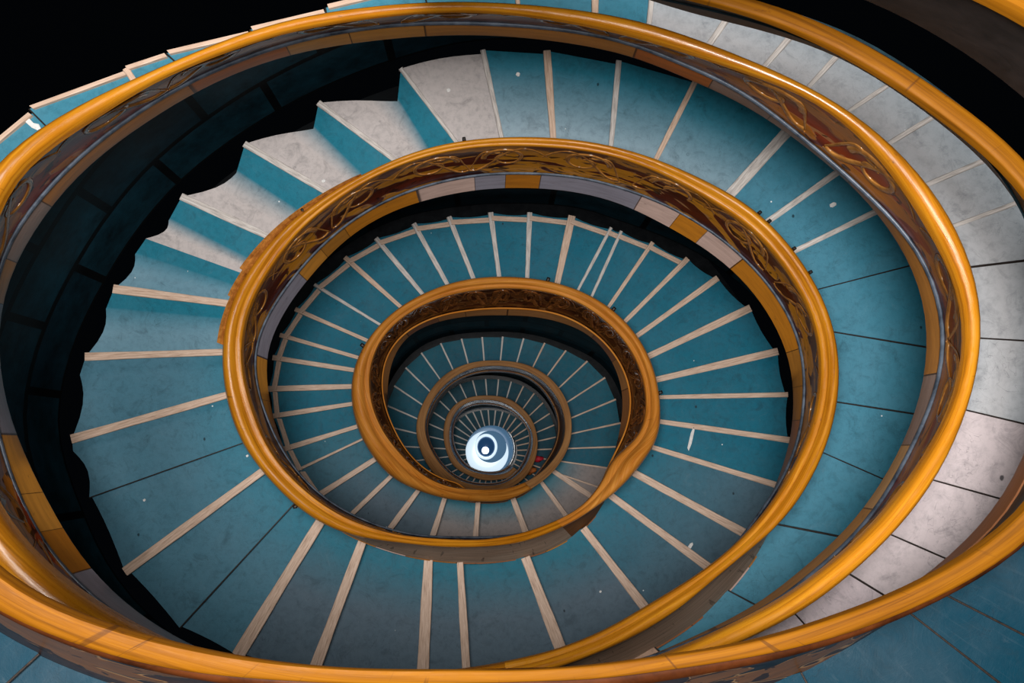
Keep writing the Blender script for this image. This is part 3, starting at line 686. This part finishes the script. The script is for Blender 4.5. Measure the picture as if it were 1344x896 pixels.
# ------------------------------------------------------------------ small things
def shard(name, x, y, T, length, width, ang, mat, label, cat='debris', h=.012, group=None, lift=.0, shape=None):
    """a flat broken flake lying on a tread; ang in the plan"""
    d = step_depth(x, y, T); c = P(x, y, d)+UP*(.006+lift)
    ca, sa = math.cos(ang), math.sin(ang); pts = shape or [(-.5, -.2), (-.2, -.5), (.35, -.35), (.5, .1), (.2, .5), (-.4, .4)]
    V = []
    for z, k in ((0, 1), (h*.7, 1), (h, .9)):
        for px, py in pts: V.append(c+Vector((ca*px*length*k-sa*py*width*k, sa*px*length*k+ca*py*width*k, z)))
    m = len(pts); Fc = [tuple(range(m-1, -1, -1)), tuple(2*m+i for i in range(m))]
    for l in range(2): Fc += [(l*m+i, l*m+(i+1) % m, (l+1)*m+(i+1) % m, (l+1)*m+i) for i in range(m)]
    o = mesh_obj(name, [v-c for v in V], Fc, mat, None, [(v.x, v.y) for v in V], False); o.location = c
    return tag(o, label, cat, group)
def step_depth(x, y, T):
    t = math.atan2(y-VY, x-VX)/(2*PI); t += round(T-t)
    best = None
    for i, e in enumerate(nos[:-1]):
        # which side of the nosing line: compare angle at the same radius
        if abs(e[0]-t) > .1: continue
        (x0, y0), (x1, y1) = e[1], e[2]
        cr = (x1-x0)*(y-y0)-(y1-y0)*(x-x0)
        if cr > 0 and (best is None or e[0] > nos[best][0]): best = i
    return TD(nos[best][0]) if best is not None else TD(t)
shard('wood_stick', 907, 575, 2.0, .36, .05, 1.3, M['chip'], 'thin white stick lying on a teal step right of the carved amber ring')
shard('paint_flake', 43, 163, 3.6, .17, .06, -.55, M['chip'], 'long white scrap lying on blue steps at the left edge', shape=[(-.5, .1), (-.35, .5), (.05, .2), (.3, .45), (.5, .1), (.4, -.4), (.1, -.5), (-.3, -.3)])
shard('paint_flake', 906, 716, 2.1, .11, .05, .9, M['chip'], 'small white chip near the outer end of a wood strip, lower right')
shard('paint_flake', 249, 352, 2.6, .1, .055, .9, M['chip'], 'small white triangular flake on the left worn step', shape=[(-.5, -.3), (.5, .3), (-.2, .5)])
shard('paint_flake', 1093, 269, 2.9, .08, .05, .4, M['chip'], 'white flake on the teal step near the upper right golden rail')
shard('paint_flake', 425, 238, 2.68, .05, .04, .2, M['chip'], 'tiny white flake on pale upper left step')
shard('paint_flake', 589, 119, 2.73, .05, .05, .2, M['chip'], 'tiny white flake on pale step at the top, left of the straight treads')
shard('paint_flake', 680, 98, 2.76, .05, .05, 1., M['chip'], 'tiny white flake on the first straight teal tread at the top')
for (x, y), lb in (((119, 600), 'white speck near the scalloped left edge of the stairs'), ((190, 656), 'white speck on the blue step below the scalloped edge'), ((325, 598), 'white speck beside the left golden rail'), ((788, 776), 'white speck on the grey tread at lower right'), ((505, 694), 'white speck on grey tread under the carved ring')):
    shard('paint_flake', x, y, 2.45 if x < 400 else 2.2, .035, .03, .5, M['chip'], lb)
# red cloth and orange bundle low in the well
red = mat_simple('red_cloth', (170, 20, 36), (214, 40, 60), .6, 9); org = mat_simple('orange_cloth', (170, 84, 30), (222, 130, 60), .6, 9)
def bundle(name, x, y, T, r, mat, label, cat):
    d = TD(T); c = P(x, y, d)+UP*.02; V = []; n, m = 14, 7
    for j in range(m):
        th = PI*.5*j/(m-1)
        for i in range(n):
            a = 2*PI*i/n; k = 1+.18*math.sin(3*a+j)+.08*math.sin(7*a-j*2)
            V.append(Vector((r*k*math.cos(a)*math.cos(th)*1.4, r*k*math.sin(a)*math.cos(th)*.8, r*.7*math.sin(th))))
    Fc = [(j*n+i, j*n+(i+1) % n, (j+1)*n+(i+1) % n, (j+1)*n+i) for j in range(m-1) for i in range(n)]+[tuple(range(n-1, -1, -1))]
    o = mesh_obj(name, V, Fc, mat, None, [(v.x, v.y) for v in V]); o.location = c; return tag(o, label, cat)
bundle('red_cloth', 706, 602, 0.03, .09, red, 'small red cloth on the low steps right of the smallest ring', 'cloth')
bundle('orange_cloth', 694, 617, 0.1, .12, org, 'orange-tan bundle on the low steps beneath the red cloth', 'cloth')

# metal clips standing along the outside of the rails
def clip(x, y, T, label, s=1.0):
    t = math.atan2(y-VY, x-VX)/(2*PI); t += round(T-t)
    c = Q(t, A(t), DEP(t)); n = Vector((c.x, c.y, 0)).normalized(); tg = n.cross(UP); k = s*DEP(t)/16
    V = []; prof = [(0, -.06, .03), (.03, -.05, .032), (.05, 0, .03), (.045, .05, .022), (.02, .07, .012)]
    for a, z, w in prof:
        for sx, sy in ((-1, -1), (1, -1), (1, 1), (-1, 1)):
            V.append((n*(a+sy*.018)+tg*(sx*w)+UP*z)*k)
    Fc = [(0, 3, 2, 1), (16, 17, 18, 19)]+[(l*4+i, l*4+(i+1) % 4, l*4+4+(i+1) % 4, l*4+4+i) for l in range(4) for i in range(4)]
    o = mesh_obj('rail_clip', V, Fc, M['dark'], None, [(0, 0)]*20, False); o.location = c-n*.01
    return tag(o, label, 'clip', 'dark clips along the rails')
for x, y, T, lb in ((997, 279, 2.87, 'dark clip on the upper right rail, upper of a close pair'), (1010, 290, 2.88, 'dark clip on the upper right rail, lower of a close pair'), (1044, 325, 2.92, 'dark clip on large golden rail at the end of a white strip'),
                    (1062, 358, 2.94, 'dark clip on the large golden rail, lowest on its upper right bend'), (394, 272, 2.66, 'dark clip on the large golden rail beside the upper left step'), (609, 182, 2.73, 'dark clip on the crest of the large golden rail'),
                    (806, 405, 1.87, 'dark clip on the carved amber ring, upper right side'), (719, 368, 1.79, 'dark clip on top of the carved amber ring'), (472, 450, 1.58, 'dark clip on the left side of the carved amber ring'),
                    (867, 515, 1.97, 'dark clip on the right side of the carved amber ring'), (375, 668, 2.37, 'dark clip under the lower left of large golden rail')):
    clip(x, y, T, lb)
# splinters lifted off the outside of the big golden rail, left
def splinter(t0, t1, off, label):
    V = []; U = []; n = 14
    for i in range(n+1):
        s = i/n; t = t0+(t1-t0)*s; c = Q(t, A(t)+off*(1-s)**.7+1, DEP(t)); r = Vector((c.x, c.y, 0)).normalized(); w = .05*(1-s)**.5+.008
        V += [c-UP*.05, c+UP*.01+r*w*.2, c+UP*.03-r*w*.5, c-r*w-UP*.03]; U += [(s, 0), (s, .02), (s, .04), (s, .06)]
    Fc = [(i*4+j, i*4+(j+1) % 4, i*4+4+(j+1) % 4, i*4+4+j) for i in range(n) for j in range(4)]+[(3, 2, 1, 0), (n*4, n*4+1, n*4+2, n*4+3)]
    o = mesh_obj('wood_splinter', V, Fc, M['splinter'], b_in2, U, False)
for a in ((2.585, 2.64, 6), (2.60, 2.66, 9), (2.615, 2.68, 6), (2.56, 2.60, 5)): splinter(*a, '')

# ------------------------------------------------------------------ light
def area(name, loc, size, power, col=(1, 1, 1), rot=(0, 0, 0), shape='DISK', spread=PI):
    l = bpy.data.lights.new(name, 'AREA'); l.shape = shape; l.size = size; l.energy = power; l.color = col; l.spread = spread
    o = bpy.data.objects.new(name, l); COL.objects.link(o); o.location = loc; o.rotation_euler = rot; return o
area('overhead_light', (-.5, .2, H+2.6), 3.0, 2150, (1, .965, .93))  # unseen area light added above the camera as the main source
w = bpy.data.worlds.new('world'); SC.world = w; w.use_nodes = True
bg = w.node_tree.nodes['Background']; bg.inputs[0].default_value = (.5, .7, 1, 1); bg.inputs[1].default_value = .0015
SC.view_settings.view_transform = 'Standard'; SC.view_settings.look = 'None'
SC.view_settings.exposure = 0; SC.view_settings.gamma = 1; SC.view_settings.use_curve_mapping = False
